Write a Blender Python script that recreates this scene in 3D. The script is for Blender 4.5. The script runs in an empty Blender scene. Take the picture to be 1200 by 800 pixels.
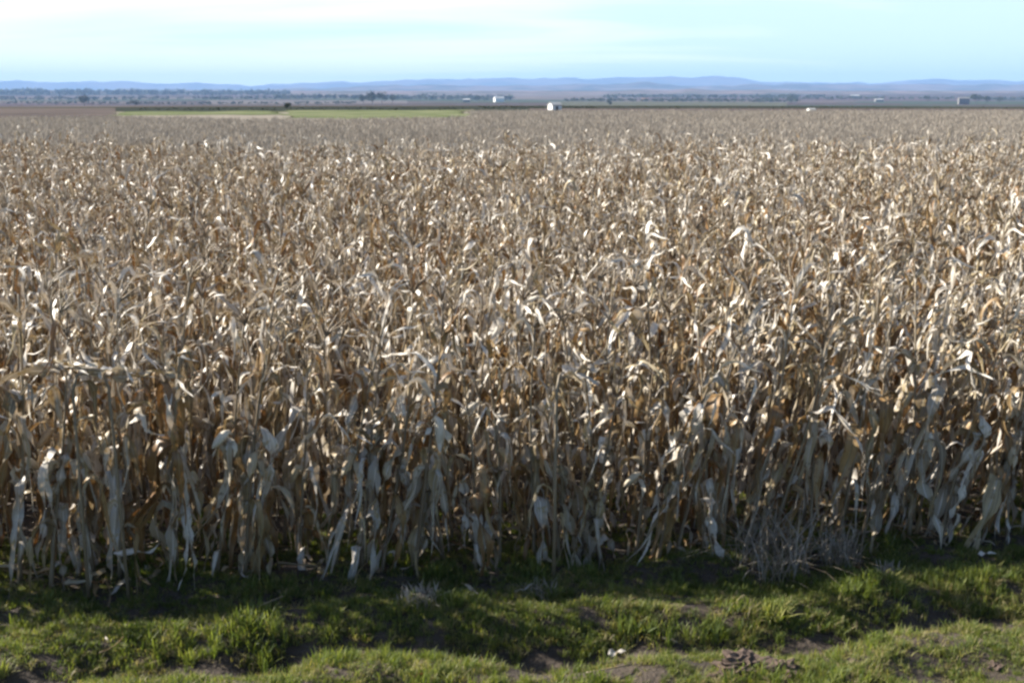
import bpy, math, random
import numpy as np
from mathutils import Vector, Matrix, Euler, noise as mnoise

random.seed(7)
rng = np.random.default_rng(7)
R = math.radians
scn = bpy.context.scene
col = scn.collection

# ------------------------------------------------------------------ camera
CAM_H = 3.7
HFOV = 50.0
FPX = 600 / math.tan(R(HFOV / 2))          # focal length in photo pixels (1200 wide)
HORIZON = 110.0
PITCH = math.atan((400 - HORIZON) / FPX)
cam_d = bpy.data.cameras.new('camera')
cam_d.lens_unit = 'FOV'; cam_d.angle = R(HFOV)
cam_d.clip_start = 0.05; cam_d.clip_end = 60000
cam = bpy.data.objects.new('camera', cam_d); col.objects.link(cam)
cam.location = (0, 0, CAM_H); cam.rotation_euler = (math.pi / 2 - PITCH, 0, 0)
cam_d.dof.use_dof = False
scn.camera = cam

# ------------------------------------------------------------------ world, sun, exposure
SUN_AZ = R(-75)       # from the view direction (+Y), negative = to the left
SUN_EL = R(31)
w = bpy.data.worlds.new('World'); scn.world = w; w.use_nodes = True
nt = w.node_tree; nt.nodes.clear()
out = nt.nodes.new('ShaderNodeOutputWorld'); bg = nt.nodes.new('ShaderNodeBackground')
sky = nt.nodes.new('ShaderNodeTexSky'); sky.sky_type = 'NISHITA'; sky.sun_disc = False
sky.sun_elevation = SUN_EL; sky.sun_rotation = SUN_AZ
sky.air_density = 1.0; sky.dust_density = 0.8; sky.ozone_density = 2.5
bg.inputs['Strength'].default_value = 0.056
tc = nt.nodes.new('ShaderNodeTexCoord')
# thin cirrus, laid out on a plane high above the place
sep = nt.nodes.new('ShaderNodeSeparateXYZ'); nt.links.new(tc.outputs['Generated'], sep.inputs[0])
mz = nt.nodes.new('ShaderNodeMath'); mz.operation = 'MAXIMUM'; mz.inputs[1].default_value = 0.0
nt.links.new(sep.outputs['Z'], mz.inputs[0])
az = nt.nodes.new('ShaderNodeMath'); az.operation = 'ADD'; az.inputs[1].default_value = 0.12
nt.links.new(mz.outputs[0], az.inputs[0])
dx = nt.nodes.new('ShaderNodeMath'); dx.operation = 'DIVIDE'
nt.links.new(sep.outputs['X'], dx.inputs[0]); nt.links.new(az.outputs[0], dx.inputs[1])
dy = nt.nodes.new('ShaderNodeMath'); dy.operation = 'DIVIDE'
nt.links.new(sep.outputs['Y'], dy.inputs[0]); nt.links.new(az.outputs[0], dy.inputs[1])
cmb = nt.nodes.new('ShaderNodeCombineXYZ')
nt.links.new(dx.outputs[0], cmb.inputs[0]); nt.links.new(dy.outputs[0], cmb.inputs[1])
mp = nt.nodes.new('ShaderNodeMapping'); mp.inputs['Scale'].default_value = (0.3, 1.1, 1)
mp.inputs['Rotation'].default_value = (0, 0, R(9)); mp.inputs['Location'].default_value = (3.1, 1.6, 0)
nt.links.new(cmb.outputs[0], mp.inputs[0])
nz = nt.nodes.new('ShaderNodeTexNoise'); nz.inputs['Scale'].default_value = 1.0
nz.inputs['Detail'].default_value = 9; nz.inputs['Roughness'].default_value = 0.55
nz.inputs['Distortion'].default_value = 0.5
nt.links.new(mp.outputs[0], nz.inputs['Vector'])
# more veil towards the sun's side of the sky
side = nt.nodes.new('ShaderNodeMath'); side.operation = 'MULTIPLY_ADD'
nt.links.new(sep.outputs['X'], side.inputs[0]); side.inputs[1].default_value = -0.55; side.inputs[2].default_value = -0.02
addm = nt.nodes.new('ShaderNodeMath'); addm.operation = 'ADD'
nt.links.new(nz.outputs['Fac'], addm.inputs[0]); nt.links.new(side.outputs[0], addm.inputs[1])
cr = nt.nodes.new('ShaderNodeMapRange'); cr.interpolation_type = 'SMOOTHSTEP'
cr.inputs['From Min'].default_value = 0.34; cr.inputs['From Max'].default_value = 0.64
cr.inputs['To Max'].default_value = 0.85
# the veil thins out towards the north, away from the hills and the sun
vy = nt.nodes.new('ShaderNodeMapRange'); vy.interpolation_type = 'SMOOTHSTEP'
vy.inputs['From Min'].default_value = -0.25; vy.inputs['From Max'].default_value = 0.75
nt.links.new(sep.outputs['Y'], vy.inputs['Value'])
vm = nt.nodes.new('ShaderNodeMath'); vm.operation = 'MULTIPLY'
nt.links.new(cr.outputs[0], vm.inputs[0]); nt.links.new(vy.outputs[0], vm.inputs[1])
nt.links.new(addm.outputs[0], cr.inputs['Value'])
mx = nt.nodes.new('ShaderNodeMix'); mx.data_type = 'RGBA'; mx.blend_type = 'MIX'
nt.links.new(vm.outputs[0], mx.inputs['Factor'])
# pale haze veil low over the plain, ahead
lz = nt.nodes.new('ShaderNodeMapRange'); lz.interpolation_type = 'SMOOTHSTEP'
lz.inputs['From Min'].default_value = 0.0; lz.inputs['From Max'].default_value = 0.45
lz.inputs['To Min'].default_value = 0.88; lz.inputs['To Max'].default_value = 0.0
nt.links.new(sep.outputs['Z'], lz.inputs['Value'])
lm = nt.nodes.new('ShaderNodeMath'); lm.operation = 'MULTIPLY'
nt.links.new(lz.outputs[0], lm.inputs[0]); nt.links.new(vy.outputs[0], lm.inputs[1])
mv = nt.nodes.new('ShaderNodeMix'); mv.data_type = 'RGBA'
nt.links.new(lm.outputs[0], mv.inputs['Factor']); nt.links.new(sky.outputs[0], mv.inputs['A'])
mv.inputs['B'].default_value = (6.3, 8.2, 7.7, 1)
nt.links.new(mv.outputs['Result'], mx.inputs['A']); mx.inputs['B'].default_value = (9.3, 9.9, 9.9, 1)
nt.links.new(mx.outputs['Result'], bg.inputs['Color']); nt.links.new(bg.outputs[0], out.inputs[0])

sun_d = bpy.data.lights.new('sun', 'SUN'); sun_d.energy = 5.0; sun_d.angle = R(0.5)
sun_d.color = (1.0, 0.94, 0.83)
sun = bpy.data.objects.new('sun', sun_d); col.objects.link(sun)
sdir = Vector((math.sin(SUN_AZ) * math.cos(SUN_EL), math.cos(SUN_AZ) * math.cos(SUN_EL), math.sin(SUN_EL)))
sun.rotation_euler = sdir.to_track_quat('Z', 'Y').to_euler(); sun.location = sdir * 50

scn.view_settings.view_transform = 'Standard'; scn.view_settings.look = 'None'
scn.view_settings.exposure = 1.4; scn.view_settings.gamma = 1.0
scn.view_settings.use_curve_mapping = False
scn.render.engine = 'CYCLES'
scn.cycles.max_bounces = 5; scn.cycles.diffuse_bounces = 3; scn.cycles.glossy_bounces = 1
scn.cycles.transmission_bounces = 3; scn.cycles.volume_bounces = 0
scn.cycles.pixel_filter_type = 'BLACKMAN_HARRIS'; scn.cycles.filter_width = 2.7   # the soft lens of the photograph

# ------------------------------------------------------------------ materials
def mat(name):
    m = bpy.data.materials.new(name); m.use_nodes = True
    n = m.node_tree; n.nodes.clear()
    o = n.nodes.new('ShaderNodeOutputMaterial')
    return m, n, o

def nd(n, t, **kw):
    x = n.nodes.new(t)
    for k, v in kw.items(): setattr(x, k, v)
    return x

def ramp(n, stops, fac=None, interp='LINEAR'):
    r = n.nodes.new('ShaderNodeValToRGB'); r.color_ramp.interpolation = interp
    e = r.color_ramp.elements
    while len(e) < len(stops): e.new(0.5)
    for i, (p, c) in enumerate(stops):
        e[i].position = p; e[i].color = (*c, 1)
    if fac is not None: n.links.new(fac, r.inputs[0])
    return r

def math_node(n, op, a, b=None):
    m = n.nodes.new('ShaderNodeMath'); m.operation = op
    for i, v in enumerate((a, b)):
        if v is None: continue
        if isinstance(v, (int, float)): m.inputs[i].default_value = v
        else: n.links.new(v, m.inputs[i])
    return m.outputs[0]

def leafy(name, stops, transl=0.3, rough=0.5, streak=0.6, spec=0.4, tr_mul=(1, 1, 1), blotch=0.5, rib=False):
    """a thin dry or green blade: colour by the blade's own tint, streaks along it, light coming through it"""
    m, n, o = mat(name)
    at = nd(n, 'ShaderNodeAttribute', attribute_name='tint')
    lu = nd(n, 'ShaderNodeAttribute', attribute_name='across')
    al = nd(n, 'ShaderNodeAttribute', attribute_name='along')
    oi = nd(n, 'ShaderNodeObjectInfo')
    t = math_node(n, 'ADD', at.outputs['Fac'], math_node(n, 'MULTIPLY', math_node(n, 'SUBTRACT', oi.outputs['Random'], 0.5), 0.35))
    cb = nd(n, 'ShaderNodeCombineXYZ')
    n.links.new(math_node(n, 'MULTIPLY', lu.outputs['Fac'], 7.0), cb.inputs[0])
    n.links.new(math_node(n, 'MULTIPLY', al.outputs['Fac'], 2.2), cb.inputs[1])
    n.links.new(math_node(n, 'MULTIPLY', at.outputs['Fac'], 53.0), cb.inputs[2])
    ns = nd(n, 'ShaderNodeTexNoise'); ns.inputs['Scale'].default_value = 1.0; ns.inputs['Detail'].default_value = 4
    n.links.new(cb.outputs[0], ns.inputs['Vector'])
    t = math_node(n, 'ADD', t, math_node(n, 'MULTIPLY', math_node(n, 'SUBTRACT', ns.outputs['Fac'], 0.5), blotch))
    if rib:
        w1 = math_node(n, 'SUBTRACT', 1.0, math_node(n, 'MULTIPLY', math_node(n, 'ABSOLUTE', lu.outputs['Fac']), 7.0))
        t = math_node(n, 'ADD', t, math_node(n, 'MULTIPLY', math_node(n, 'MAXIMUM', w1, 0.0), 0.35))
        gg = nd(n, 'ShaderNodeNewGeometry')
        st = nd(n, 'ShaderNodeTexNoise'); st.inputs['Scale'].default_value = 22; st.inputs['Detail'].default_value = 3
        tco = nd(n, 'ShaderNodeTexCoord'); n.links.new(tco.outputs['Object'], st.inputs['Vector'])
        t = math_node(n, 'SUBTRACT', t, math_node(n, 'MULTIPLY', math_node(n, 'GREATER_THAN', st.outputs['Fac'], 0.62), 0.25))
    c = ramp(n, stops, t)
    hv = nd(n, 'ShaderNodeHueSaturation'); n.links.new(c.outputs[0], hv.inputs['Color'])
    n.links.new(math_node(n, 'ADD', 1 - streak * 0.5, math_node(n, 'MULTIPLY', ns.outputs['Fac'], streak)), hv.inputs['Value'])
    p = nd(n, 'ShaderNodeBsdfPrincipled'); n.links.new(hv.outputs[0], p.inputs['Base Color'])
    p.inputs['Roughness'].default_value = rough; p.inputs['Specular IOR Level'].default_value = spec
    mlt = nd(n, 'ShaderNodeMix'); mlt.data_type = 'RGBA'; mlt.blend_type = 'MULTIPLY'; mlt.inputs['Factor'].default_value = 1
    n.links.new(hv.outputs[0], mlt.inputs['A']); mlt.inputs['B'].default_value = (*tr_mul, 1)
    tr = nd(n, 'ShaderNodeBsdfTranslucent'); n.links.new(mlt.outputs['Result'], tr.inputs['Color'])
    ms = nd(n, 'ShaderNodeMixShader'); ms.inputs[0].default_value = transl
    n.links.new(p.outputs[0], ms.inputs[1]); n.links.new(tr.outputs[0], ms.inputs[2])
    n.links.new(ms.outputs[0], o.inputs[0])
    return m

M_LEAF = leafy('dry_maize_leaf', [(0.0, (0.18, 0.095, 0.035)), (0.2, (0.31, 0.205, 0.09)), (0.36, (0.13, 0.103, 0.068)), (0.52, (0.37, 0.29, 0.155)),
                                 (0.74, (0.35, 0.31, 0.265)), (1.0, (0.66, 0.61, 0.54))], transl=0.14, rough=0.45, spec=0.55,
               tr_mul=(1.0, 0.82, 0.60), rib=True)
M_STALK = leafy('dry_maize_stalk', [(0.0, (0.13, 0.085, 0.05)), (0.5, (0.22, 0.175, 0.12)), (1.0, (0.32, 0.27, 0.20))], transl=0.0, rough=0.5)
M_HUSK = leafy('dry_husk', [(0.0, (0.34, 0.22, 0.11)), (0.5, (0.50, 0.41, 0.28)), (1.0, (0.66, 0.60, 0.50))], transl=0.12, rough=0.55)
M_GRASS = leafy('grass_blade', [(0.0, (0.075, 0.115, 0.035)), (0.45, (0.19, 0.23, 0.06)), (0.7, (0.36, 0.35, 0.13)), (0.86, (0.33, 0.28, 0.14)), (1.0, (0.42, 0.35, 0.22))],
                transl=0.5, rough=0.5, spec=0.3, tr_mul=(1.1, 1.1, 0.45), blotch=0.2)
M_DRYGRASS = leafy('dry_grass_blade', [(0.0, (0.22, 0.17, 0.12)), (0.5, (0.33, 0.29, 0.24)), (1.0, (0.46, 0.42, 0.36))], transl=0.25, rough=0.6)

def simple(name, c, rough=0.8, scale=8, var=0.25):
    m, n, o = mat(name)
    tcn = nd(n, 'ShaderNodeTexCoord')
    ns = nd(n, 'ShaderNodeTexNoise'); ns.inputs['Scale'].default_value = scale; ns.inputs['Detail'].default_value = 5
    n.links.new(tcn.outputs['Object'], ns.inputs['Vector'])
    r = ramp(n, [(0.3, tuple(x * (1 - var) for x in c)), (0.7, tuple(min(1, x * (1 + var)) for x in c))], ns.outputs['Fac'])
    p = nd(n, 'ShaderNodeBsdfPrincipled'); n.links.new(r.outputs[0], p.inputs['Base Color'])
    p.inputs['Roughness'].default_value = rough
    n.links.new(p.outputs[0], o.inputs[0])
    return m

def soil_mat():
    m, n, o = mat('dark_soil')
    tcn = nd(n, 'ShaderNodeTexCoord')
    ns = nd(n, 'ShaderNodeTexNoise'); ns.inputs['Scale'].default_value = 3.0; ns.inputs['Detail'].default_value = 9; ns.inputs['Roughness'].default_value = 0.65
    n.links.new(tcn.outputs['Object'], ns.inputs['Vector'])
    r = ramp(n, [(0.3, (0.028, 0.021, 0.016)), (0.5, (0.05, 0.037, 0.028)), (0.7, (0.09, 0.068, 0.05))], ns.outputs['Fac'])
    n2 = nd(n, 'ShaderNodeTexNoise'); n2.inputs['Scale'].default_value = 28; n2.inputs['Detail'].default_value = 6
    n.links.new(tcn.outputs['Object'], n2.inputs['Vector'])
    b = nd(n, 'ShaderNodeBump'); b.inputs['Strength'].default_value = 0.8; b.inputs['Distance'].default_value = 0.03
    n.links.new(n2.outputs['Fac'], b.inputs['Height'])
    p = nd(n, 'ShaderNodeBsdfPrincipled'); n.links.new(r.outputs[0], p.inputs['Base Color']); p.inputs['Roughness'].default_value = 0.95
    n.links.new(b.outputs[0], p.inputs['Normal']); n.links.new(p.outputs[0], o.inputs[0])
    return m
M_SOIL = soil_mat()

def plain_mat():
    """far farmland: a patchwork of fields several hundred metres across"""
    m, n, o = mat('farmland')
    g = nd(n, 'ShaderNodeNewGeometry')
    mpn = nd(n, 'ShaderNodeMapping'); mpn.inputs['Rotation'].default_value = (0, 0, R(14)); mpn.inputs['Scale'].default_value = (0.0011, 0.0016, 0.0)
    n.links.new(g.outputs['Position'], mpn.inputs[0])
    v = nd(n, 'ShaderNodeTexVoronoi'); v.inputs['Scale'].default_value = 1.0; v.distance = 'CHEBYCHEV'
    n.links.new(mpn.outputs[0], v.inputs['Vector'])
    sp = nd(n, 'ShaderNodeSeparateColor'); n.links.new(v.outputs['Color'], sp.inputs[0])
    r = ramp(n, [(0.0, (0.07, 0.055, 0.05)), (0.22, (0.11, 0.088, 0.078)), (0.4, (0.05, 0.065, 0.038)), (0.55, (0.085, 0.062, 0.064)),
                 (0.72, (0.04, 0.045, 0.038)), (0.86, (0.13, 0.105, 0.09))], sp.outputs[0], 'CONSTANT')
    ns = nd(n, 'ShaderNodeTexNoise'); ns.inputs['Scale'].default_value = 0.01; ns.inputs['Detail'].default_value = 6
    n.links.new(g.outputs['Position'], ns.inputs['Vector'])
    hv = nd(n, 'ShaderNodeHueSaturation'); n.links.new(r.outputs[0], hv.inputs['Color'])
    n.links.new(math_node(n, 'ADD', 0.6, math_node(n, 'MULTIPLY', ns.outputs['Fac'], 0.8)), hv.inputs['Value'])
    p = nd(n, 'ShaderNodeBsdfDiffuse'); n.links.new(hv.outputs[0], p.inputs['Color'])
    n.links.new(p.outputs[0], o.inputs[0])
    return m
M_PLAIN = plain_mat()

def hill_mat(name, c1, c2, sc):
    m, n, o = mat(name)
    g = nd(n, 'ShaderNodeNewGeometry')
    ns = nd(n, 'ShaderNodeTexNoise'); ns.inputs['Scale'].default_value = sc; ns.inputs['Detail'].default_value = 7; ns.inputs['Roughness'].default_value = 0.6
    n.links.new(g.outputs['Position'], ns.inputs['Vector'])
    r = ramp(n, [(0.42, c1), (0.56, c2)], ns.outputs['Fac'])
    p = nd(n, 'ShaderNodeBsdfDiffuse'); n.links.new(r.outputs[0], p.inputs['Color'])
    n.links.new(p.outputs[0], o.inputs[0])
    return m
M_HILL_FAR = hill_mat('far_hill', (0.03, 0.035, 0.04), (0.10, 0.085, 0.085), 0.0014)
M_HILL_MID = hill_mat('near_hill', (0.035, 0.04, 0.035), (0.13, 0.10, 0.095), 0.002)
M_GREENFIELD = hill_mat('young_cereal', (0.10, 0.12, 0.06), (0.165, 0.175, 0.10), 0.08)

# ------------------------------------------------------------------ mesh helpers
class MB:
    """collects vertices, quads/tris and three per-vertex values"""
    def __init__(s):
        s.v = []; s.f = []; s.t = []; s.u = []; s.a = []; s.m = []; s.n = 0
    def add(s, v, f, t=0.5, u=None, a=None, m=0):
        v = np.asarray(v, dtype=np.float64); k = len(v)
        s.v.append(v)
        s.f.extend([tuple(i + s.n for i in q) for q in f]); s.m.extend([m] * len(f))
        s.t.append(np.full(k, t) if np.isscalar(t) else np.asarray(t))
        s.u.append(np.zeros(k) if u is None else np.asarray(u)); s.a.append(np.zeros(k) if a is None else np.asarray(a))
        s.n += k
    def merge(s, o, M=None, tshift=0.0):
        v = np.concatenate(o.v)
        if M is not None:
            A = np.array(M); v = v @ A[:3, :3].T + A[:3, 3]
        s.v.append(v); s.f.extend([tuple(i + s.n for i in q) for q in o.f]); s.m.extend(o.m)
        s.t.append(np.concatenate(o.t) + tshift); s.u.append(np.concatenate(o.u)); s.a.append(np.concatenate(o.a)); s.n += o.n
    def mesh(s, name, mats, smooth=True):
        me = bpy.data.meshes.new(name)
        me.from_pydata(np.concatenate(s.v).tolist(), [], s.f)
        for q in (mats if isinstance(mats, (list, tuple)) else [mats]): me.materials.append(q)
        if any(s.m): me.polygons.foreach_set('material_index', np.array(s.m, dtype=np.int32))
        for nm, d in (('tint', s.t), ('across', s.u), ('along', s.a)):
            at = me.attributes.new(nm, 'FLOAT', 'POINT'); at.data.foreach_set('value', np.concatenate(d).astype(np.float32))
        if smooth: me.polygons.foreach_set('use_smooth', [True] * len(me.polygons))
        me.update(); return me

def obj(name, me, parent=None, loc=(0, 0, 0), rot=(0, 0, 0), scale=1.0, **props):
    o = bpy.data.objects.new(name, me); col.objects.link(o)
    o.location = loc; o.rotation_euler = rot
    o.scale = (scale,) * 3 if np.isscalar(scale) else scale
    if parent is not None: o.parent = parent
    for k, v in props.items(): o[k] = v
    return o

def grid_faces(rows, cols, wrap=False):
    f = []
    for i in range(rows - 1):
        for j in range(cols if wrap else cols - 1):
            k = (j + 1) % cols
            f.append((i * cols + j, i * cols + k, (i + 1) * cols + k, (i + 1) * cols + j))
    return f

def tube(mb, pts, rad, sides=6, t=0.5, cap=True, m=0):
    pts = np.asarray(pts, float); n = len(pts)
    tg = np.gradient(pts, axis=0); tg /= np.linalg.norm(tg, axis=1)[:, None] + 1e-9
    ref = np.array([0.0, 1.0, 0.0]) if abs(tg[0][1]) < 0.8 else np.array([1.0, 0, 0])
    vs = []
    for p, d, r in zip(pts, tg, rad):
        a = np.cross(d, ref); a /= np.linalg.norm(a) + 1e-9; b = np.cross(a, d)
        for j in range(sides):
            an = 2 * math.pi * j / sides
            vs.append(p + r * (a * math.cos(an) + b * math.sin(an)))
    f = grid_faces(n, sides, True)
    if cap:
        f.append(tuple(range(sides - 1, -1, -1))); f.append(tuple((n - 1) * sides + j for j in range(sides)))
    u = np.tile(np.abs(np.linspace(-1, 1, sides)), n); al = np.repeat(np.linspace(0, 1, n), sides)
    mb.add(vs, f, t, u, al, m)

def blade(L, wid, th0, th1, s0, sw, tint, seg=16, ac=5, curl=1.5, twist=0.6, ruffle=0.28, wob=0.05, r=None, kinky=0.55, split=None):
    if split is None: split = seg > 12 and ac == 5 and random.random() < 0.6
    """one long leaf: leaves its node at angle th0 from the vertical, breaks over at s0 and ends at angle th1"""
    r = r or random
    mb = MB()
    s = np.linspace(0, 1, seg)
    kink = r.uniform(0.3, 0.95); kk = r.gauss(0, kinky) if seg > 9 else 0
    sm = 1 / (1 + np.exp(-(s - s0) / sw))
    th = th0 + (th1 - th0) * sm + wob * 5 * np.sin(s * r.uniform(5, 11) + r.uniform(0, 6)) + kk * (s > kink)
    side = np.cumsum(np.sin(s * r.uniform(3, 8) + r.uniform(0, 6))) * wob * L / seg * 3
    ds = L / (seg - 1)
    x = np.concatenate([[0], np.cumsum(np.sin(th[:-1]) * ds)]); z = np.concatenate([[0], np.cumsum(np.cos(th[:-1]) * ds)])
    P = np.stack([x, side - side[0], z], 1)
    T = np.gradient(P, axis=0); T /= np.linalg.norm(T, axis=1)[:, None]
    ww = wid * np.minimum(1, 0.45 + s * 4) * np.clip(1 - s ** 2.6, 0.02, 1) ** 0.8
    tw = twist * (s ** 1.2) * math.pi + r.uniform(-0.4, 0.4)
    tw += 0.5 * np.sin(s * r.uniform(4, 12) + r.uniform(0, 6))
    cu = curl * (0.35 + 0.65 * s) * (1 + 0.5 * np.sin(s * r.uniform(6, 14) + r.uniform(0, 6)))
    vs = []; us = []
    js = np.linspace(-1, 1, ac)
    ph = r.uniform(0, 6, ) ; fr = r.uniform(10, 24)
    for i in range(seg):
        B0 = np.array([0.0, 1.0, 0.0]); B0 -= T[i] * B0.dot(T[i]); B0 /= np.linalg.norm(B0)
        N0 = np.cross(T[i], B0)
        B = B0 * math.cos(tw[i]) + N0 * math.sin(tw[i]); N = -B0 * math.sin(tw[i]) + N0 * math.cos(tw[i])
        c = max(0.2, abs(cu[i])); rad = ww[i] / c
        for j in js:
            an = j * c / 2
            o = B * rad * math.sin(an) * 1.0 + N * (rad * (1 - math.cos(an)) * 1.0 - abs(j) * ww[i] * 0.12)
            o = o * (1 + r.uniform(-0.26, 0.2)) + N * ruffle * ww[i] * abs(j) * math.sin(fr * s[i] + ph + (2.1 if j > 0 else 0))
            vs.append(P[i] + o); us.append(j)
    vs = np.array(vs).reshape(seg, ac, 3)
    if split and ac == 5:
        # torn lengthwise: the two halves part from a point about half way and hang at different angles
        c0 = r.randint(4, seg - 5)
        k = np.clip((np.arange(seg) - c0) / (seg - c0), 0, 1)
        A = vs[:, :3].copy(); Bh = vs[:, 2:].copy(); Bt = np.cross(T, [0, 1, 0.01]); sp = r.uniform(0.03, 0.12) * L / 0.6
        A -= (np.array([[0, 1, 0]]) * (k ** 1.3 * sp)[:, None] - Bt * (k * sp * r.uniform(-1, 1))[:, None])[:, None, :]
        Bh += (np.array([[0, 1, 0]]) * (k ** 1.3 * sp * r.uniform(0, 1))[:, None] + Bt * (k * sp * r.uniform(-0.8, 0.8))[:, None])[:, None, :]
        uu = np.array(us).reshape(seg, ac)
        mb.add(A.reshape(-1, 3), grid_faces(seg, 3), tint, uu[:, :3].ravel(), np.repeat(s, 3))
        cut = seg - r.randint(0, 4)
        mb.add(Bh[:cut].reshape(-1, 3), grid_faces(cut, 3), tint, uu[:cut, 2:].ravel(), np.repeat(s[:cut], 3))
    else:
        mb.add(vs.reshape(-1, 3), grid_faces(seg, ac), tint, us, np.repeat(s, ac))
    return mb

def low_tint():  # low leaves: weathered, and darker and greyer with shade put into their colour
    q = random.random()
    return random.uniform(0.0, 0.2) if q < 0.2 else (random.uniform(0.28, 0.5) if q < 0.4 else random.uniform(0.62, 0.84))

def pick_tint():
    q = random.random()
    if q < 0.15: return random.uniform(0.0, 0.18)
    if q < 0.46: return random.uniform(0.25, 0.55)
    if q < 0.64: return random.uniform(0.6, 0.8)
    return random.uniform(0.84, 1.0)

# pools: hanging leaves (lower and middle), arched leaves, upright/broken top leaves
LEAFPOOL = {'hang': [], 'arch': [], 'up': [], 'drape': []}
for i in range(40):
    LEAFPOOL['hang'].append(blade(random.uniform(0.55, 0.92), random.uniform(0.034, 0.068), R(random.uniform(6, 28)), R(random.uniform(168, 188)),
        random.uniform(0.06, 0.24), random.uniform(0.02, 0.06), low_tint(), curl=random.uniform(1.6, 5.0), twist=random.uniform(-1.0, 1.0), wob=0.04, kinky=0.15))
for i in range(26):
    LEAFPOOL['drape'].append(blade(random.uniform(0.6, 1.0), random.uniform(0.06, 0.11), R(random.uniform(2, 14)), R(random.uniform(172, 190)),
        random.uniform(0.03, 0.12), random.uniform(0.02, 0.04), low_tint(), curl=random.uniform(1.6, 3.6), twist=random.uniform(-0.5, 0.5), wob=0.05, kinky=0.12, ruffle=0.4))
for i in range(34):
    LEAFPOOL['arch'].append(blade(random.uniform(0.45, 0.75), random.uniform(0.03, 0.056), R(random.uniform(15, 45)), R(random.uniform(120, 178)),
        random.uniform(0.15, 0.5), random.uniform(0.012, 0.05), pick_tint(), curl=random.uniform(1.6, 4.6), twist=random.uniform(-1.6, 1.6), wob=0.08))
for i in range(24):
    LEAFPOOL['up'].append(blade(random.uniform(0.28, 0.55), random.uniform(0.02, 0.045), R(random.uniform(4, 35)), R(random.uniform(20, 135)),
        random.uniform(0.3, 0.75), random.uniform(0.02, 0.12), pick_tint(), curl=random.uniform(1, 4), twist=random.uniform(-1.4, 1.4), wob=0.07))

def stalk_mb(h, bend):
    n = 15; z = np.linspace(0, h, n); s = z / h
    x = bend * s ** 2; y = 0.02 * np.sin(s * 5 + bend * 40)
    rad = 0.0135 * (1 - 0.62 * s) * (1 + 0.22 * (np.arange(n) % 2)); rad[0] *= 1.3
    mb = MB(); tube(mb, np.stack([x, y, z], 1), rad, 6, random.uniform(0.2, 0.9)); return mb
STALKS = []
for i in range(12):
    h = random.uniform(1.55, 1.95); b = random.uniform(-0.12, 0.12)
    STALKS.append((stalk_mb(h, b), h, b))

def tassel_mb():
    mb = MB()
    k = random.randint(3, 7)
    for j in range(k):
        a = random.uniform(0, 6.28); L = random.uniform(0.1, 0.24); sp = random.uniform(0.2, 1.0) if j else 0.1
        s = np.linspace(0, 1, 5)
        x = L * sp * s * math.cos(a) ; y = L * sp * s * math.sin(a); z = L * (s - 0.45 * sp * s ** 2)
        tube(mb, np.stack([x, y, z], 1), [0.004, 0.0055, 0.005, 0.004, 0.002], 4, random.uniform(0.1, 0.7), cap=False)
    return mb
TASSELS = [tassel_mb() for _ in range(8)]

def ear_mb(t):
    L = random.uniform(0.19, 0.26); s = np.linspace(0, 1, 8)
    th = R(random.uniform(20, 50)) + (R(random.uniform(120, 172)) - R(30)) * (1 / (1 + np.exp(-(s - 0.12) / 0.05)))
    ds = L / 7
    x = np.concatenate([[0], np.cumsum(np.sin(th[:-1]) * ds)]); z = np.concatenate([[0], np.cumsum(np.cos(th[:-1]) * ds)])
    rad = np.array([0.008, 0.013, 0.026, 0.031, 0.030, 0.026, 0.018, 0.006])
    mb = MB(); tube(mb, np.stack([x, 0 * x, z], 1), rad, 8, t)
    v = mb.v[0]; v += rng.normal(0, 0.0018, v.shape)
    return mb
def husk_mb(t):
    mb = MB()
    for j in range(3):
        b = blade(random.uniform(0.14, 0.24), random.uniform(0.035, 0.055), R(random.uniform(60, 110)), R(random.uniform(150, 185)),
                  0.3, 0.12, t + random.uniform(-0.1, 0.15), seg=7, ac=4, curl=2.0, twist=0.2)
        mb.merge(b, Matrix.Translation((0.02, 0, -0.02)) @ Matrix.Rotation(random.uniform(-1.6, 1.6), 4, 'Z'))
    return mb
EARS = [(ear_mb(t), husk_mb(t)) for t in (0.2, 0.35, 0.5, 0.6, 0.75, 0.9)]

def plan_plant(shag=1.0):
    """random make-up of one plant: stalk, list of (kind, index, height, azimuth, tilt, scale), ear, tassel"""
    si = random.randrange(len(STALKS)); _, h, b = STALKS[si]
    az0 = random.uniform(0, math.pi)
    n = random.randint(12, 15)
    L = []
    for k in range(n):
        s = 0.10 + 0.88 * ((k + random.uniform(-0.3, 0.3)) / (n - 1) if k else 0) ** 0.72
        s = min(max(s, 0.05), 1.0)
        kind = 'hang' if s < 0.55 else ('arch' if s < 0.76 else 'up')
        if kind == 'arch' and random.random() < 0.35: kind = 'hang'
        if kind == 'up' and random.random() < 0.25: kind = 'arch'
        if kind == 'hang' and random.random() < 0.4: kind = 'drape'
        pool = LEAFPOOL[kind]
        sc = random.uniform(0.8, 1.1) * (0.6 + 0.4 * min(1, s * 4)) * (1.0 if s < 0.7 else 0.9)
        L.append((kind, random.randrange(len(pool)), s * h, az0 + (k % 2) * math.pi + random.uniform(-0.8, 0.8), random.uniform(-0.15, 0.15), sc))
    ear = None
    if random.random() < 0.8: ear = (random.randrange(len(EARS)), h * random.uniform(0.42, 0.58), random.uniform(0, 6.28))
    tas = random.randrange(len(TASSELS)) if random.random() < 0.6 else None
    return si, L, ear, tas
def stalk_x(si, z):
    _, h, b = STALKS[si]; return b * (z / h) ** 2

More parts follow.
